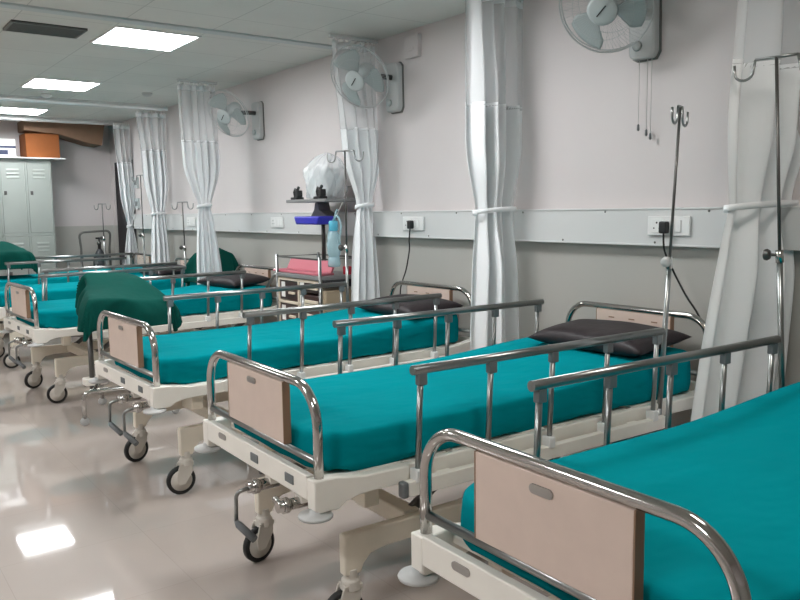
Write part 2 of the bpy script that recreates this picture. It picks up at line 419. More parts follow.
    # cranks under the foot end
    for lx in (.065, .30):
        k = MB().tube([(0, .05, 0), (0, -.068, 0)], .020, 16).lathe([(.027, -.05), (.027, -.03), (.02, -.02)], (0, 0, 0), 1, 16).build('crank', 'chrome', root, loc=(lx, -.01, .485))
        MB().tube(fillet([(0, -.055, 0), (-.02, -.105, -.015), (-.02, -.108, -.125)], .03, 5), .0075, 10).build('crank_arm', 'steel', k)
        MB().tube([(-.02, -.108, -.12), (-.01, -.103, -.132), (.06, -.075, -.17)], [.008, .014, .014], 12).build('crank_grip', 'grey_plastic', k)
        MB().box(lx - .022, lx + .022, .0, .06, .485, .535).build('crank_bracket', 'cream', root, bev=.003)
    return root

bed0 = make_bed()
BEDS = [  # x, y foot, yaw, rails (side, start, dz), label
    (0, -2.271, -.025, [(-1, .4315, .007), (1, .4315, 0)], 'hospital bed at the front of the row, teal sheet, cut off beside the front curtain'),
    (-1.448, -2.2565, -.0215, [(1, .339, -.003), (-1, .622, .016)], 'second hospital bed of the row, dark pillow below the twin socket'),
    (-3.116, -2.218, .016, [(1, .4576, .001), (-1, .41, .012)], 'hospital bed in front of the drawer cart, chrome bow beside the draped green table'),
    (-5.662, -2.255, .044, [(1, .39, .011), (-1, .274, .009)], 'hospital bed half hidden behind the draped green table, dark pillow by the cart'),
    (-7.45, -2.25, .02, [(1, .43, .004)], 'hospital bed behind the one with the green draped table, only one rail raised'),
    (-9.05, -2.25, 0, [(1, .39, .0), (-1, .80, .0)], 'last hospital bed of the row, in front of the grey lockers'),
]
roots = []
for i, b in enumerate(BEDS):
    roots.append(bed0 if i == 0 else copy_tree(bed0))
for r_, (x, y, a, rails, l) in zip(roots, BEDS):
    r_.location = (x, y, 0); r_.rotation_euler = (0, 0, a); tag(r_, l, 'hospital bed', 'hospital beds in a row')
    for (s, st, dz) in rails: rail(r_, s, st, dz)
def bedpt(i, lx, ly, z):
    x, y, a = BEDS[i][:3]; return Vector((x + lx * cos(a) - ly * sin(a), y + lx * sin(a) + ly * cos(a), z))
for r_ in roots[:2]:                    # second crank folded away on the two front beds
    for k in kids(r_):
        if k.name.split('.')[0] == 'crank' and k.location.x > .2:
            for c in kids(k): bpy.data.objects.remove(c)
            MB().tube(fillet([(0, -.045, 0), (-.05, -.052, .012), (-.062, -.03, -.006)], .01, 4), .012, 12).build('crank_arm', 'chrome', k)

# pillows
def make_pillow():
    a, b, h = .335, .205, .058
    def fn(top):
        def g(u, v):
            s, t = u * 2 - 1, v * 2 - 1
            x = a * s * (1 - .06 * (1 - t * t) * 0 - .05 * (1 - abs(s)) * 0); 
            pin = 1 - .10 * (1 - s * s) * abs(t) ** 3
            pin2 = 1 - .07 * (1 - t * t) * abs(s) ** 3
            k = max(0, (1 - s ** 4) * (1 - t ** 4)) ** .5
            return (x * pin2, b * t * pin, h * k * (1 + .06 * sin(5 * s + 2 * t)) if top else -h * .75 * k)
        return g
    return MB().grid(fn(True), 33, 25).grid(fn(False), 33, 25).build('pillow', 'vinyl')
pp = make_pillow()
PIL = [(1, .07, 1.83, .845, .06, 'dark brown vinyl pillow on the second bed, under the steel drip pole'), (2, .12, 1.84, .84, -.05, 'dark brown vinyl pillow on the bed in front of the drawer cart'),
       (3, .0, 1.86, .84, .1, 'dark brown vinyl pillow on the bed beside the cart, below the green draped stand'), (4, -.02, 1.84, .84, 0, 'dark pillow on the bed two beyond the drawer cart'),
       (0, 0, 1.84, .845, 0, 'dark brown vinyl pillow on the front bed')]
for i, (b, lx, ly, z, a, l) in enumerate(PIL[:4]):
    o = pp if i == 0 else pp.copy()
    if i: COL.objects.link(o)
    o.location = bedpt(b, lx, ly, z - .014); o.rotation_euler = (R(5), 0, BEDS[b][2] + a); tag(o, l, 'pillow', 'dark vinyl pillows')

# ------------------------------------------------------------------ drip poles
def drip_pole(p, top, rz, l, knob_z=1.25, lean=(0, 0), knob=('dark_steel', 1), hooks=2, bar=.08, z0=.45):
    t = empty('drip_pole', (p[0], p[1], z0), rz)
    H = top - z0; kz = min(knob_z - z0, H - .2)
    ax, ay = lean[0] * cos(rz) + lean[1] * sin(rz), -lean[0] * sin(rz) + lean[1] * cos(rz)
    P = lambda z: (ax * z / H, ay * z / H, z)
    MB().tube([P(0), P(kz)], .0115, 14).build('lower_tube', 'steel', t)
    MB().tube([P(kz - .1), P(H)], .0065, 10).build('upper_rod', 'dark_steel', t)
    MB().tube([P(kz - .03), P(kz + .02)], .0155, 14).build('collar', 'chrome', t)
    kx, ky = P(kz)[0], P(kz)[1]; kr = MB(); g_ = knob[1]
    k = kr.tube([(kx - g_ * .012, ky, kz), (kx - g_ * .04, ky, kz)], .006, 8).lathe([(.006, -g_ * .06), (.022, -g_ * .058), (.024, -g_ * .048), (.018, -g_ * .038), (.006, -g_ * .036)], (kx, ky, kz), 0, 14)
    k.build('clamp_knob', knob[0], t)
    hx, hy, hz = P(H)
    MB().tube([(hx - bar, hy, hz), (hx + bar, hy, hz)], .006, 10).build('hook_bar', 'steel', t)
    for s in (-1, 1):
        q = [(hx + s * bar, hy, hz)] + [(hx + s * (bar + .008 + .036 * (1 - cos(pi * k / 10))), hy, hz - .045 - .030 * sin(pi * k / 10)) for k in range(11)] + [(hx + s * (bar + .082), hy, hz - .012)]
        MB().tube(q, .0055, 8).build('hook', 'steel', t)
    MB().tube([(0, 0, -.01), (0, 0, .12)], .0165, 14).build('socket_sleeve', 'steel', t)
    return tag(t, l, 'drip pole', 'steel drip poles at the bed heads')
drip_pole((-.465, -.39), 2.035, R(8), 'steel drip pole in front of the front curtain, wide hooks at its top', 1.265, (-.06, -.06))
drip_pole((-.956, -.542), 1.885, R(108), 'steel drip pole rising past the twin socket by the second bed pillow', 1.225, (.045, .04), bar=.03, knob=('bumper', 1))
drip_pole((-3.65, -.46), 1.885, R(20), 'steel drip pole in front of the drawer cart and the plastic bag', 1.2, (.01, 0))
drip_pole((-6.93, -.39), 1.58, R(25), 'short steel drip pole between two gathered curtains on the bare wall', 1.1, (-.03, 0), bar=.07)
drip_pole((-8.53, -.30), 1.93, R(25), 'steel drip pole half hidden behind the curtain next to the corner', 1.2, (.0, 0), bar=.06)
drip_pole((-9.6, -.47), 1.60, R(25), 'short steel drip pole in front of the corner door by the oxygen trolley', 1.15, (0, 0), bar=.07)

# ------------------------------------------------------------------ curtains
def smooth(a, b, t):
    t = max(0, min(1, (t - a) / (b - a))); return t * t * (3 - 2 * t)
def curtain(x, y, wt, wm, wtie, wb, l, ztop=2.685, zsplit=2.10, ztie=1.46, zbot=.28, sh=(0, 0, 0), pleats=6, seed=1, dep=.075, seg=110, hook_top=CEIL - .026):
    rn = random.Random(seed); ph = [rn.uniform(0, 6.28) for _ in range(6)]
    t = empty('privacy_curtain', (x, y, 0))
    def hy(z):
        if z > zsplit: return wm + (wt - wm) * smooth(zsplit, ztop, z)
        if z > ztie: return wtie + (wm - wtie) * smooth(ztie - .02, ztie + .42, z) ** .8
        return wtie + (wb - wtie) * (smooth(zbot - .9, ztie, ztie + zbot - .35 - z + .0) if False else (1 - ((z - zbot) / (ztie - zbot)) ** 2.2))
    def hx(z):
        if z > ztie: return dep * (.55 + .45 * smooth(ztie, ztie + .3, z)) * (1 - .35 * smooth(zsplit, ztop, z))
        return dep * (.55 + .5 * smooth(0, .35, ztie - z))
    def cy(z):
        return sh[0] * smooth(ztie, ztop, z) + (sh[1] if z < ztie else 0) * (ztie - z) / (ztie - zbot)
    def pt(u, z):
        s = u * 2 - 1
        yy = s + .10 * sin(3.1 * s + ph[0]) * (1 - s * s)
        amp = sin(pleats * pi * s + ph[1]) + .45 * sin((pleats * 2.3) * pi * s * .5 + ph[2] + z * .5) + .3 * sin(pleats * 3 * pi * s * .5 + ph[3] + z * .9)
        edge = (1 - abs(s) ** 6)
        return (hx(z) * amp * .75 * edge + .0 * s, cy(z) + yy * hy(z), z)
    nz = 34
    def part(name, z0, z1, m, n):
        return MB().grid(lambda u, v: pt(u, z0 + (z1 - z0) * v), seg, n).build(name, m, t)
    part('net_panel', zsplit - .01, ztop, 'net', 10)
    part('cloth_panel', zbot, zsplit + .01, 'cloth', 44)
    # heading tape and hooks
    MB().grid(lambda u, v: (pt(u, ztop)[0] + 0, pt(u, ztop)[1], ztop - .045 + .05 * v), seg, 3).build('heading_tape', 'cloth', t, solid=.004)
    for k in range(9):
        p = pt((k + .5) / 9, ztop)
        MB().tube([(p[0] * .5, p[1], ztop - .01), (p[0] * .2, p[1], min(ztop + .02, hook_top - .005)), (0, p[1], hook_top)], .008, 8).build('curtain_hook', 'white', t)
    # tie
    a, b = hx(ztie) * 1.25 + .012, wtie + .012
    ring = [(a * cos(2 * pi * k / 40), cy(ztie) + b * sin(2 * pi * k / 40), ztie + .012 * sin(2 * pi * k / 40 + 1)) for k in range(40)]
    tb = MB(); vs = []; 
    for (px, py, pz) in ring:
        vs += [(px, py, pz - .014), (px * 1.02, py, pz), (px, py, pz + .014)]
    fs = []
    for k in range(40):
        j = (k + 1) % 40; fs += [(k * 3, j * 3, j * 3 + 1, k * 3 + 1), (k * 3 + 1, j * 3 + 1, j * 3 + 2, k * 3 + 2)]
    tb.add(vs, fs, True).build('tie_band', 'cloth', t, solid=.004)
    return tag(t, l, 'curtain', 'tied white bed curtains with net tops')
def track(x, y0, y1, l, big=False):
    o = (MB().box(x - .012, x + .012, y0, y1, CEIL - .02, CEIL).tube([(x, y0, CEIL - .04), (x, y1, CEIL - .04)], .026, 18) if big else MB().box(x - .014, x + .014, y0, y1, CEIL - .025, CEIL)).build('curtain_track', 'alu', bev=.003)
    tag(o, l, 'curtain track')
curtain(-.72, -.12, .34, .35, .30, .42, 'tied white curtain behind the front drip pole, widest of the curtains', zsplit=2.05, sh=(.08, -.16), pleats=5, seed=3, dep=.10)
curtain(-2.32, -.255, .225, .225, .15, .20, 'tied white curtain between the second and third beds, under no fan', seed=5, pleats=4, dep=.085, ztie=1.45, zsplit=2.06)
curtain(-3.88, -.14, .19, .17, .065, .14, 'tied white curtain hanging behind the fan above the drawer cart', seed=8, pleats=4, sh=(-.07, .0), ztie=1.50, dep=.075, zsplit=2.07)
curtain(-6.30, -.42, .19, .19, .062, .15, 'tied white curtain hanging in front of the green draped stand', seed=11, pleats=5, ztie=1.53, zsplit=2.155, sh=(-.03, .05), dep=.06)
curtain(-8.25, -.20, .18, .15, .075, .13, 'tied white curtain on the bright ceiling track beside the short drip pole', seed=14, pleats=4, sh=(-.03, 0), ztie=1.46, zsplit=2.21, dep=.055, ztop=2.64, hook_top=CEIL - .067)
curtain(-9.70, -.085, .11, .10, .035, .125, 'tied white curtain hanging in front of the dark corner doorway', seed=17, pleats=3, ztie=1.30, zsplit=2.15, sh=(-.05, 0), dep=.055, ztop=2.64, hook_top=CEIL - .067)
track(-.72, -1.0, -.0, 'white curtain track on the ceiling above the front curtain')
track(-2.32, -.47, -.02, 'short white curtain track above the curtain of the second bed')
track(-3.88, -.42, -.0, 'short white curtain track behind the fan above the cart')
track(-6.30, -.64, -.24, 'short white curtain track above the curtain at the green draped stand')
track(-8.2, YL + .1, -.05, 'long bright white ceiling track, the one nearer the lit panels', True)
track(-10.05, YL + .1, -.01, 'long bright white ceiling track close to the lockers', True)

# ------------------------------------------------------------------ wall fans
def make_fan():
    t = empty('wall_fan', (0, 0, 0))                       # origin: on the wall at fan height
    pr = [(-.075, -.21), (-.085, .09), (-.07, .125), (.05, .125), (.075, .10), (.08, -.19), (.06, -.225), (-.05, -.225)]
    p = MB().prism(pr, 1, -.055, 0).build('wall_plate', 'fan_plate', t, bev=.012, seg=3)
    p2 = MB().prism([(a * 1.07, b * 1.035) for a, b in pr], 1, -.012, 0).build('plate_shadow_rim', 'vent', p)  # dark border imitates the shadow around the plate
    MB().lathe([(.001, -.075), (.022, -.073), (.026, -.055)], (-.02, 0, -.16), 1, 18).build('swivel_knob', 'fan_grey', p)
    MB().tube(fillet([(0, -.05, .02), (0, -.14, .02), (0, -.20, 0)], .03, 5), [.022] * 7 + [.022], 12).build('arm', 'dark_steel', t)
    h = bpy.data.objects.new('fan_head', None); COL.objects.link(h); h.parent = t; h.location = (0, -.33, 0)
    return t, h
def fan_head():
    # one mesh part for the motor; blades, guard and cap are its own pieces
    hd = MB().lathe([(.002, .155), (.045, .15), (.062, .12), (.065, .05), (.05, .02), (.02, .01), (.02, -.03)], (0, 0, 0), 1, 24)
    return hd
def fan(x, z, l, tilt=R(30), pan=R(22), cords=False):
    t = empty('wall_fan', (x, 0, z))
    pr = [(-.075, -.21), (-.085, .09), (-.07, .125), (.05, .125), (.075, .10), (.08, -.19), (.06, -.225), (-.05, -.225)]
    p = MB().prism(pr, 1, -.055, 0).build('wall_plate', 'fan_plate', t, bev=.012, seg=3)
    MB().prism([(a * 1.07, b * 1.035) for a, b in pr], 1, -.012, 0).build('plate_shadow_rim', 'vent', p)  # dark rim stands in for the shadow outlining the plate
    MB().lathe([(.001, -.075), (.022, -.073), (.026, -.055)], (-.02, 0, -.16), 1, 18).build('swivel_knob', 'fan_grey', p)
    MB().tube([(0, -.05, .02), (0, -.12, .02), (0, -.20, .015)], .02, 12).build('arm', 'dark_steel', t)
    hd = MB().lathe([(.002, .155), (.045, .15), (.062, .12), (.065, .05), (.05, .02), (.02, .01), (.02, -.03)], (0, 0, 0), 1, 24).build('motor', 'fan_grey', t, loc=(0, -.33, 0), rot=(tilt, 0, pan))
    for k in range(3):
        a0 = R(95 + 120 * k)
        def bl(u, v, a0=a0):
            r = .035 + .165 * v; wd = R(20) + R(46) * (v ** .6) * (1 - .45 * max(0, v - .72) ** 1.0 / .28)
            a = a0 + (u - .5) * wd * 1.25 + .25 * v
            return (r * cos(a), -.02 - (u - .5) * .055 * (.5 + v * .5), r * sin(a))
        MB().grid(bl, 14, 12).build('blade', 'blade', hd, solid=.003)
    g = MB(); R0 = .23
    def ring(r, y, w): g.tube([(r * cos(2 * pi * k / 48), y, r * sin(2 * pi * k / 48)) for k in range(48)], w, 6, closed=True)
    ring(R0, -.01, .0042); ring(R0 - .003, .012, .003); ring(.15, -.062, .0012); ring(.072, -.072, .002); ring(.15, .045, .0012)
    for k in range(72):
        a = 2 * pi * k / 72; c, s = cos(a), sin(a)
        g.tube([(.068 * c, -.072, .068 * s), (.16 * c, -.06, .16 * s), (.215 * c, -.03, .215 * s), (R0 * c, -.01, R0 * s)], .0006, 4, cap=False)
        if k % 2 == 0: g.tube([(.06 * c, .05, .06 * s), (.15 * c, .045, .15 * s), (R0 * c, .01, R0 * s)], .0006, 4, cap=False)
    g.build('guard', 'wire', hd)
    cp = MB().lathe([(.001, -.088), (.055, -.085), (.072, -.078), (.075, -.070), (.06, -.066), (.001, -.066)], (0, 0, 0), 1, 30).build('hub_cap', 'fan_grey', hd)
    # slanted dark dash printed on the cap
    dx = MB(); vv = []
    for (u, w) in ((-.034, -.003), (.034, -.003), (.034, .003), (-.034, .003)):
        a = R(42); vv.append((u * cos(a) - w * sin(a), -.0892, u * sin(a) + w * cos(a)))
    dx.prism([(q[0], q[2]) for q in vv], 1, -.0905, -.086).build('cap_mark', 'black', cp)
    if cords:
        for (cx, L) in ((-.02, .33), (.03, .36), (.055, .38)):
            c = MB().tube([(cx, -.035, -.22), (cx, -.036, -.22 - L)], .0016, 6).build('pull_cord', 'cord', t)
            MB().lathe([(.002, 0), (.006, -.006), (.007, -.03), (.002, -.036)], (cx, -.036, -.22 - L), 2, 10).build('cord_toggle', 'grey_plastic', c)
    return tag(t, l, 'fan', 'grey wall fans')
fan(-1.455, 2.44, 'grey wall fan with hanging pull cords above the second bed', cords=True)
fan(-3.63, 2.405, 'grey wall fan in front of the curtain net above the drawer cart')
fan(-5.86, 2.385, 'grey wall fan beside the curtain of the green draped stand')

# ------------------------------------------------------------------ sockets and cords
def make_socket():
    t = empty('wall_socket', (0, -.0645, 0))
    MB().box(-.122, .122, -.010, 0, -.049, .049).build('face_plate', 'white', t, bev=.004)
    s = MB().box(-.098, -.03, -.013, -.009, -.035, .035).build('outlet', 'white', t, bev=.003)
    h = MB()
    for (a, b, r) in ((-.064, .016, .005), (-.08, -.012, .004), (-.048, -.012, .004)): h.lathe([(.0005, -.0145), (r, -.0145), (r, -.0125)], (a, 0, b), 1, 12)
    h.build('pin_hole', 'black', s)
    for a in (.02, .06): MB().box(a - .016, a + .016, -.016, -.009, -.03, .03).build('rocker_switch', 'white', t, bev=.003)
    return t
s0 = make_socket()
for i, (x, l) in enumerate([(-1.255, 'white socket plate with a black plug behind the drip pole of the second bed'), (-3.363, 'white socket plate with a black plug beside the curtain at the drawer cart'),
                            (-5.45, 'white socket plate between the drawer cart and the green draped stand'), (-7.55, 'white socket plate between two far gathered curtains')]):
    o = s0 if i == 0 else copy_tree(s0); o.location = (x, -.0645, 1.367); tag(o, l, 'socket', 'white socket plates on the trunking')
def cord(x, path, l):
    t = empty('power_cord', (x, -.08, 1.36))
    MB().box(-.022, .022, -.035, 0, -.03, .03).build('plug', 'black', t, bev=.008, seg=3)
    pts = [Vector(p) - Vector((x, -.08, 1.36)) for p in path]; sm = []
    for i in range(len(pts) - 1):
        p0 = pts[max(i - 1, 0)]; p1 = pts[i]; p2 = pts[i + 1]; p3 = pts[min(i + 2, len(pts) - 1)]
        for k in range(6):
            u = k / 6; sm.append(.5 * ((2 * p1) + (p2 - p0) * u + (2 * p0 - 5 * p1 + 4 * p2 - p3) * u * u + (3 * p1 - p0 - 3 * p2 + p3) * u ** 3))
    sm.append(pts[-1]); MB().tube(sm, .005, 8).build('cable', 'black', t)
    tag(t, l, 'power cord')
cord(-1.262, [(-1.262, -.10, 1.335), (-1.255, -.10, 1.25), (-1.223, -.09, 1.17), (-1.15, -.07, 1.03), (-1.06, -.06, .89), (-1.0, -.05, .6), (-.98, -.04, .3)], 'black power cord slanting down the wall behind the second bed')
cord(-3.362, [(-3.362, -.10, 1.335), (-3.375, -.10, 1.25), (-3.40, -.08, 1.18), (-3.47, -.06, 1.03), (-3.55, -.05, .90), (-3.565, -.045, .78), (-3.56, -.04, .5)], 'black power cord curving down the wall beside the cart curtain')
o = MB().box(-3.49, -3.335, -.035, 0, 2.535, 2.69).box(-3.45, -3.38, -.042, -.035, 2.58, 2.60).build('junction_box', 'wall', bev=.004); tag(o, 'wall coloured junction box high on the wall near the fan above the cart', 'junction box')
for (z, l) in ((1.88, 'upper small white switch board beside the corner curtain'), (1.60, 'lower small white switch board beside the corner curtain')):
    t = empty('switch_board', (-9.56, 0, z)); tag(t, l, 'switch board')
    MB().box(-.06, .06, -.03, 0, -.07, .07).build('box', 'fan_grey', t, bev=.004)
    for a in (-.025, .025): MB().box(a - .014, a + .014, -.037, -.03, -.03, .03).build('rocker_switch', 'grey_plastic', t, bev=.002)

# ------------------------------------------------------------------ lockers, boxes
lk = empty('locker_cabinet', (-10.52, -1.395, 0)); tag(lk, 'pale grey steel locker cabinet against the end wall', 'locker')
LY = [.48, .16, -.16, -.48]
b = MB().box(-.22, .205, -.48, .48, .03, 2.21)
for y in LY: b.box(.205, .217, max(-.48, y - .012), min(.48, y + .012), .03, 2.21)
b.box(.205, .217, -.48, .48, 2.16, 2.21).box(.205, .217, -.48, .48, 1.185, 1.225).box(.205, .217, -.48, .48, .03, .09)
for x in (-.18, .16):
    for y in (-.44, .44): b.box(x, x + .04, y - .02, y + .02, 0, .03)
b.build('body', 'locker', lk, bev=.002)
for k in range(3):
    y1, y0 = LY[k] - .017, LY[k + 1] + .017
    for (z0, z1) in ((.095, 1.18), (1.23, 2.155)):
        d = MB().box(.206, .220, y0, y1, z0, z1).build('locker_door', 'locker', lk, bev=.003)
        h = (y0 + y1) / 2
        for q in range(3): MB().prism([(.220, z1 - .10 - q * .05), (.229, z1 - .10 - q * .05), (.220, z1 - .078 - q * .05)], 1, h - .075, h + .075).build('louver', 'locker', d)
        hz = z0 + (.53 if z0 > 1 else .6)
        MB().box(.220, .232, y0 + .028, y0 + .06, hz - .025, hz + .025).build('latch', 'dark_steel', d, bev=.004)
o = MB().box(-10.73, -10.24, -1.88, -.735, 2.211, 2.226).build('white_board', 'white'); tag(o, 'thin white board lying on top of the lockers', 'board')
bx = empty('cardboard_carton', (-10.5, -1.0, 2.2265)); tag(bx, 'orange brown cardboard carton on top of the lockers', 'carton')
MB().box(-.2, .2, -.21, .21, 0, .312).build('carton_body', 'carton', bx, bev=.004)
MB().box(-.2, -.004, -.21, .21, .3125, .318).build('flap', 'carton', bx); MB().box(.004, .2, -.21, .21, .3125, .318).build('flap', 'carton', bx)
o = MB().prism([(-1.215, 2.72), (-1.215, 2.585), (-.78, 2.55), (-.38, 2.44), (-.22, 2.42), (-.17, 2.71)], 0, -10.735, -10.33).build('boarding', 'tan', bev=.004); tag(o, 'tan wooden boarding sloping down from the ceiling above the carton', 'boarding')
bx = empty('supply_box', (-10.46, -1.60, 2.2265)); tag(bx, 'white and navy printed supply box on top of the lockers', 'box')
MB().box(-.15, .15, -.265, .265, 0, .235).build('box_body', 'white', bx, bev=.004)
MB().box(-.152, .152, -.267, .267, .115, .145).box(.149, .1525, .06, .17, .03, .09).box(.149, .1525, -.12, .0, .03, .09).build('printed_band', 'navy', bx)

# oxygen cylinder on its trolley by the corner
tr = empty('cylinder_trolley', (-10.15, -.43, 0)); tag(tr, 'steel tube trolley standing before the end wall by the corner door', 'trolley')
MB().tube(fillet([(-.03, -.20, .12), (-.03, -.19, 1.0), (.02, -.22, 1.22), (.02, .20, 1.24), (-.03, .19, 1.0), (-.03, .2, .12)], .06, 5), .016, 10).build('handle_frame', 'vent', tr)
MB().box(-.14, .12, -.18, .18, .09, .115).build('foot_plate', 'dark_steel', tr, bev=.004)
MB().tube([(-.03, -.19, .75), (.1, -.1, .75), (.1, .1, .75), (-.03, .19, .75)], .009, 8).build('holding_strap', 'dark_steel', tr)
for s in (-1, 1): MB().lathe([(.01, -.02), (.07, -.02), (.08, -.01), (.08, .01), (.07, .02), (.01, .02)], (-.08, s * .215, .08), 1, 24).build('wheel', 'tyre', tr)
cy = empty('oxygen_cylinder', (-10.13, -.39, .116)); tag(cy, 'dark gas cylinder with a valve standing on the tube trolley', 'gas cylinder')
MB().lathe([(.002, 0), (.085, 0), (.092, .012), (.092, .68), (.08, .77), (.045, .84), (.03, .87), (.002, .87)], (0, 0, 0), 2, 28).build('body', 'cyl', cy)
k = MB().lathe([(.022, .865), (.022, .93), (.03, .935), (.03, .965), (.012, .975), (.012, 1.01)], (0, 0, 0), 2, 16).build('valve', 'dark_steel', cy)
MB().lathe([(.005, 1.005), (.045, 1.008), (.045, 1.03), (.005, 1.033)], (0, 0, 0), 2, 18).build('valve_wheel', 'black', k)

# ------------------------------------------------------------------ drawer cart
ct = empty('drawer_cart', (-4.405, -.245, 0)); tag(ct, 'cream and brown drawer cart with a tall shelf column beside the tied curtain', 'cart')
hx, hyy = .345, .20
b = MB()
for x in (-.345, -.01, .325): b.box(x, x + .022, -.2, .2 if x != -.01 else -.02, .14, .93)
for z in (.14, .33, .52, .715, .905): b.box(-.345, .347, -.2, -.17, z, z + .022)
b.box(-.345, .347, .17, .2, .14, .927).box(-.345, .347, -.2, .2, .12, .145).box(.335, .345, -.2, .2, .14, .93)
b.build('carcass', 'cart_cream', ct, bev=.003)
for (x0, x1, rows) in ((-.32, -.014, 4), (.016, .322, 7)):
    h = .775 / rows
    for k in range(rows):
        z0 = .155 + k * h
        dr = MB().box(x0, x1, -.192, .0, z0 + .01, z0 + h - .012).build('drawer', 'drawer', ct, bev=.003)
        if rows == 4:
            MB().box(x0 + .03, x0 + .09, -.195, -.190, z0 + .03, z0 + h - .04).build('label_card', 'paper', dr)
            MB().box(x0 + .17, x0 + .26, -.21, -.19, z0 + .06, z0 + .08).build('pull', 'cart_cream', dr, bev=.003)
        else:
            MB().box(x0 + .06, x1 - .02, -.203, -.19, z0 + .035, z0 + .062).build('pull', 'cart_cream', dr, bev=.003)
            if k > 4: MB().box(x0 + .01, x0 + .07, -.196, -.190, z0 + .03, z0 + h - .018).build('label_card', 'paper', dr)
MB().box(-.36, .36, -.21, .21, .932, .965).build('top_slab', 'cart_grey', ct, bev=.005)
for (x, y) in ((-.35, -.2), (.35, -.2), (-.35, .2), (.35, .2)):
    MB().tube([(x, y, .10), (x, y, 1.115)], .013, 10).build('corner_post', 'steel', ct)
    c = MB().lathe([(.012, .11), (.02, .10), (.02, .085), (.012, .08)], (0, 0, 0), 2, 12).build('caster', 'grey_plastic', ct, loc=(x, y, 0))
    MB().lathe([(.01, -.012), (.042, -.012), (.045, -.006), (.045, .006), (.042, .012), (.01, .012)], (0, 0, .045), 0, 20).build('wheel', 'tyre', c)
g = MB()
for z in (1.095,): g.tube([(-.35, -.2, z), (.35, -.2, z), (.35, .2, z), (-.35, .2, z)], .007, 8, closed=True)
g.build('guard_rail', 'dark_steel', ct)
MB().tube([(-.35, -.2, .95), (-.39, -.21, .93), (-.46, -.25, .82)], .014, 10).build('push_handle', 'steel', ct)
MB().prism([(-.19, .60), (.11, .60), (.13, .70), (.12, .82), (.10, .86), (-.19, .86)], 0, .362, .408).build('side_bin', 'tan_bin', ct, bev=.01)
MB().box(.362, .42, -.19, .12, .88, .94).build('side_gap_shade', 'black', ct, bev=.004)  # black block painted in for the shaded gap above the side bin
MB().tube([(-.02, .06, .96), (-.02, .06, 1.535)], .016, 12).build('column', 'dark_steel', ct)
MB().prism([(-.14, 1.40), (-.06, 1.475), (-.04, 1.535), (.0, 1.535), (.02, 1.475), (.13, 1.43), (.13, 1.40)], 1, .0, .11).build('gusset', 'cart_grey', ct, bev=.004)
MB().box(-.29, .34, -.13, .19, 1.535, 1.56).build('upper_shelf', 'cart_grey', ct, bev=.004)
MB().tube([(.0, .17, 1.56), (.0, .17, 1.64), (.29, .17, 1.66), (.29, .17, 1.56)], .006, 8).build('shelf_rail', 'steel', ct)
o = MB().prism([(-4.50, 1.36), (-4.53, 1.425), (-4.13, 1.425), (-4.16, 1.36)], 1, -.40, -.246).build('supply_tray', 'blue', bev=.012, seg=3); tag(o, 'deep blue plastic tray hanging under the upper shelf of the cart', 'tray')
o = MB().box(-4.86, -4.10, -.43, -.29, .967, .985).prism([(-.31, .985), (-.29, .985), (-.25, 1.07), (-.265, 1.072)], 0, -4.84, -4.12).build('document_folder', 'pink', bev=.004)
tag(o, 'pink document folder lying on top of the drawer cart', 'folder')
o = MB().box(-4.115, -4.06, -.20, -.15, .967, 1.03).build('small_carton', 'red', bev=.003); tag(o, 'small red carton at the back corner of the cart top', 'carton')
# bagged monitor on the shelf
o = MB().box(-4.56, -4.22, -.26, -.14, 1.575, 1.80).box(-4.52, -4.26, -.24, -.16, 1.5605, 1.576).build('bedside_monitor', 'fan_grey', bev=.02, seg=3); tag(o, 'pale monitor inside the clear plastic bag on the cart shelf', 'monitor')
rn = random.Random(9); phs = [rn.uniform(0, 6.28) for _ in range(12)]
def bag(u, v):
    th = 2 * pi * u; k = max(0.02, 1 - max(0, (v - .55) / .45) ** 2.2) ** .6
    rx = .185 * (1 + .10 * sin(pi * v)) * k; ry = .105 * (1 + .12 * sin(pi * v)) * k
    cr = 1 + .06 * sin(5 * th + phs[0] + 6 * v) + .045 * sin(9 * th + phs[1] - 9 * v) + .035 * sin(14 * th + phs[2] + 15 * v) + .02 * sin(23 * th + phs[4] - 21 * v)
    sq = 1 / max(abs(cos(th)), abs(sin(th))) ** .45
    return (-4.37 + .06 * v + rx * cos(th) * cr * sq, -.20 + ry * sin(th) * cr * sq, 1.568 + .355 * v + .02 * sin(3 * th + phs[5]) * v * k)
o = MB().grid(bag, 84, 36, True).build('plastic_bag', 'clear'); tag(o, 'crumpled clear plastic bag over the monitor on the cart shelf', 'plastic bag')
def clamp(x, y, l):
    t = empty('cable_clamp', (x, y, 1.5605)); tag(t, l, 'clamp')
    MB().box(-.05, .05, -.035, .035, 0, .02).build('foot', 'black', t, bev=.004)
    MB().tube([(-.03, 0, .02), (-.045, 0, .06), (-.03, 0, .085), (0, 0, .07), (.03, 0, .10)], .012, 8).build('curved_arm', 'black', t)
    MB().box(.0, .05, -.025, .025, .02, .075).build('jaw', 'black', t, bev=.006)
clamp(-4.62, -.31, 'black clamp at the outer end of the cart shelf beside the bag')
clamp(-4.20, -.34, 'black clamp in front of the bagged monitor on the cart shelf')
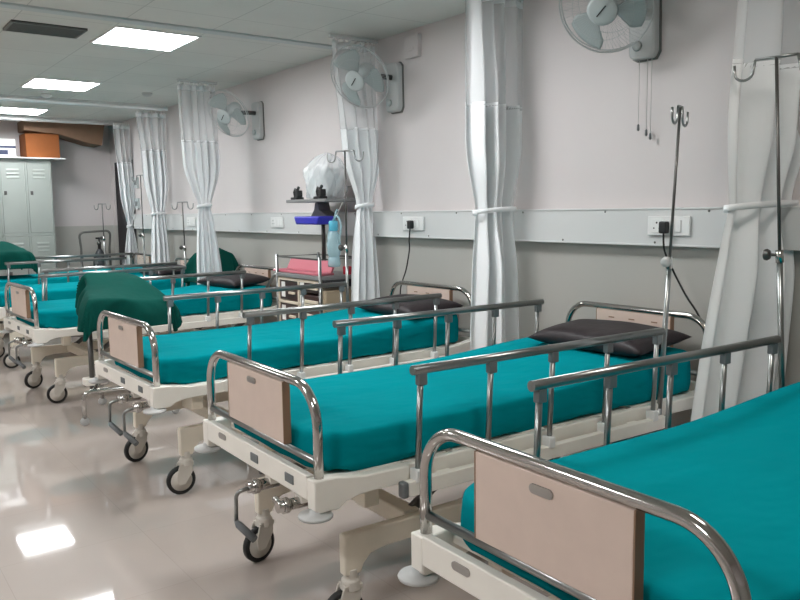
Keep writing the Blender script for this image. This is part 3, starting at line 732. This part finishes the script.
# breathing bag hanging at the side
t = empty('resuscitator_bag', (-4.03, -.33, 1.33)); tag(t, 'clear and light blue breathing bag hanging at the side of the cart', 'breathing bag')
MB().lathe([(.004, .10), (.025, .09), (.045, .05), (.055, -.02), (.05, -.09), (.03, -.14), (.004, -.16)], (0, 0, -.10), 2, 22).build('bag_body', 'tube_clear', t)
MB().lathe([(.03, .04), (.036, .03), (.036, -.03), (.02, -.05)], (0, 0, .02), 2, 18).build('valve_head', 'lightblue', t)
MB().lathe([(.02, -.25), (.045, -.26), (.05, -.31), (.045, -.33), (.01, -.335)], (.0, 0, .04), 2, 18).build('face_mask', 'tube_clear', t)
MB().tube(fillet([(0, 0, .05), (.03, .02, .16), (-.03, .06, .12), (-.07, 0, -.02), (-.075, 0, -.2), (-.03, 0, -.25)], .05, 5), .008, 8).build('tubing', 'tube_clear', t)
MB().tube(fillet([(.0, 0, .06), (.06, .0, .12), (.08, .02, .02), (.07, .0, -.12)], .04, 5), .008, 8).build('tubing', 'tube_clear', t)
MB().tube([(0, 0, .05), (-.02, .10, .2)], .004, 6).build('hanging_cord', 'cord', t)
# ------------------------------------------------------------------ draped tables
def drape(x, y, rz, a, b, z_at, hang, l, name='green_cloth', seed=2, hump=None, m='green', flare=.16, n=64):
    rn = random.Random(seed); ph = [rn.uniform(0, 6.28) for _ in range(8)]
    bf = b if callable(b) else (lambda p: b)
    A, B = a + hang, bf(a) + hang
    def fn(u, v):
        p, q = (u * 2 - 1) * A, (v * 2 - 1) * B
        cp = max(-a, min(a, p)); bb = bf(cp); cq = max(-bb, min(bb, q)); dx, dy = p - cp, q - cq; d = math.hypot(dx, dy)
        z = z_at(cp, cq) + (hump(p, q) if hump else 0)
        if d < 1e-6: return (p, q, z)
        ang = math.atan2(dy * 1.0 + q * .3, dx + p * .3)
        wv = .022 * sin(7 * ang + ph[0]) + .015 * sin(13 * ang + ph[1]) + .010 * sin(21 * ang + ph[2])
        dd = min(d, hang * 1.30)
        r = .03 * (1 - math.exp(-d / .03)) + flare * dd + wv * min(1, d / .12)
        return (cp + dx / d * r, cq + dy / d * r, z + .012 - (dd - .02 * (1 - math.exp(-d / .02))) * .97 - .012)
    o = MB().grid(fn, n, n).build(name, m, solid=.004); o.location = (x, y, 0); o.rotation_euler = (0, 0, rz)
    return tag(o, l, 'cloth')
def overbed_table(x, y, rz, zt, tilt, a, b, l, col=(0, 0)):
    t = empty('overbed_table', (x, y, 0), rz); tag(t, l, 'overbed table')
    tp = MB().box(-a, a, -b, b, -.012, .012).build('table_top', 'panel', t, bev=.006, loc=(0, 0, zt), rot=(0, tilt, 0))
    cx, cy_ = col
    MB().tube([(cx, cy_, .17), (cx, cy_, .62)], .019, 14).build('column', 'dark_steel', t)
    zc = zt + .0 - math.tan(tilt) * cx if abs(cx) < a else zt
    MB().tube(fillet([(cx, cy_, .55), (cx, cy_, zt - .09 - math.tan(tilt) * cx * .9), (0, 0, zt - .09), (0, 0, zt)], .06, 6), .014, 12).build('top_support', 'steel', t)
    return t
tb = overbed_table(-4.66, -1.775, 0, .905, R(15), .2, .11, 'chrome overbed table hidden under a dark green cloth between two beds', (-.10, -.20))
for s in (-1, 1):
    p = fillet([(s * .27 - .10, -.20 - s * .135, .05), (s * .27 - .10, -.20 - s * .135, .235), (s * .27 - .02, .42 - s * .135, .235), (s * .27 - .02, .42 - s * .135, .05)], .05, 6)
    MB().tube(p, .016, 12).build('base_leg', 'chrome', tb)
    for q in (0, -1):
        c = MB().tube([(p[q].x, p[q].y, .045), (p[q].x, p[q].y, .075)], .01, 10).build('caster', 'grey_plastic', tb)
        MB().lathe([(.004, -.013), (.026, -.013), (.030, -.007), (.030, .007), (.026, .013), (.004, .013)], (p[q].x, p[q].y, .030), 0, 20).build('wheel', 'bumper', c)
MB().tube([(-.37, -.13 + .135, .235), (-.10, -.15, .238), (.17, -.13 - .135, .235)], .016, 12).build('base_bar', 'chrome', tb)
MB().box(-.15, -.05, -.26, -.10, .225, .28).build('column_foot', 'cream', tb, bev=.01)
drape(-4.66, -1.785, 0, .26, lambda p: .20 + .26 * p, lambda p, q: .950 - .30 * p, .22, 'dark green cloth draped over the chrome overbed table', hump=lambda p, q: .02 * sin(9 * p + 2) * sin(7 * q))
overbed_table(-9.22, -1.76, 0, 1.02, 0, .36, .20, 'overbed table under a dark green cloth over the foot of the last bed', (-.46, 0))
k = kids([o for o in COL.objects if o.name == 'overbed_table.001'][0])
tb2 = [o for o in COL.objects if o.name == 'overbed_table.001'][0]
for s in (-1, 1): MB().box(-.52, .2, s * .22 - .02, s * .22 + .02, .02, .06).build('base_leg', 'dark_steel', tb2, bev=.004)
MB().box(-.50, -.42, -.24, .24, .02, .06).build('base_bar', 'dark_steel', tb2, bev=.004)
MB().tube([(-.46, 0, .05), (-.46, 0, .2)], .019, 12).build('column_foot', 'dark_steel', tb2)
drape(-9.22, -1.76, 0, .37, .21, lambda p, q: 1.04, .22, 'dark green cloth draped in a hump over the table before the lockers', seed=5, hump=lambda p, q: .12 * math.exp(-(p * p / .06 + q * q / .035)), flare=.2)
st = empty('bedside_stand', (-6.57, -.24, 0)); tag(st, 'narrow bedside stand hidden under a dark green cloth behind a tied curtain', 'stand')
MB().box(-.09, .09, -.14, .14, .10, 1.02).build('body', 'cart_cream', st, bev=.006)
for (x, y) in ((-.075, -.12), (.075, -.12), (-.075, .12), (.075, .12)): MB().tube([(x, y, 0), (x, y, .11)], .014, 10).build('leg', 'dark_steel', st)
drape(-6.57, -.24, 0, .10, .15, lambda p, q: 1.03, .30, 'dark green cloth draped to a peak over the narrow bedside stand', seed=8, hump=lambda p, q: .09 * math.exp(-(p * p / .03 + q * q / .02)), flare=.20)

# ------------------------------------------------------------------ camera and world
cam = bpy.data.cameras.new('camera'); co = bpy.data.objects.new('camera', cam); COL.objects.link(co)
f, pitch, yaw, roll = 785.5622, .1138, .9376, -.0138
fwd = Vector((-sin(yaw) * cos(pitch), cos(yaw) * cos(pitch), -sin(pitch))); rt = Vector((cos(yaw), sin(yaw), 0)); up = rt.cross(fwd)
r2 = rt * cos(roll) + up * sin(roll); u2 = -rt * sin(roll) + up * cos(roll)
mw = Matrix(((r2.x, u2.x, -fwd.x, 1.1307), (r2.y, u2.y, -fwd.y, -3.4959), (r2.z, u2.z, -fwd.z, 1.4633), (0, 0, 0, 1)))
co.matrix_world = mw
cam.sensor_width = 36; cam.lens = f / 800 * 36; cam.clip_start = .05
scene.camera = co
wd = bpy.data.worlds.new('world'); scene.world = wd; wd.use_nodes = True
wd.node_tree.nodes['Background'].inputs[0].default_value = (.8, .85, .9, 1); wd.node_tree.nodes['Background'].inputs[1].default_value = .1
vs_ = scene.view_settings; vs_.view_transform = 'Standard'; vs_.look = 'None'; vs_.gamma = 1; vs_.exposure = 1.25
scene.cycles.max_bounces = 8; scene.cycles.diffuse_bounces = 5; scene.cycles.transparent_max_bounces = 16; scene.cycles.sample_clamp_indirect = 8
scene.cycles.use_denoising = True
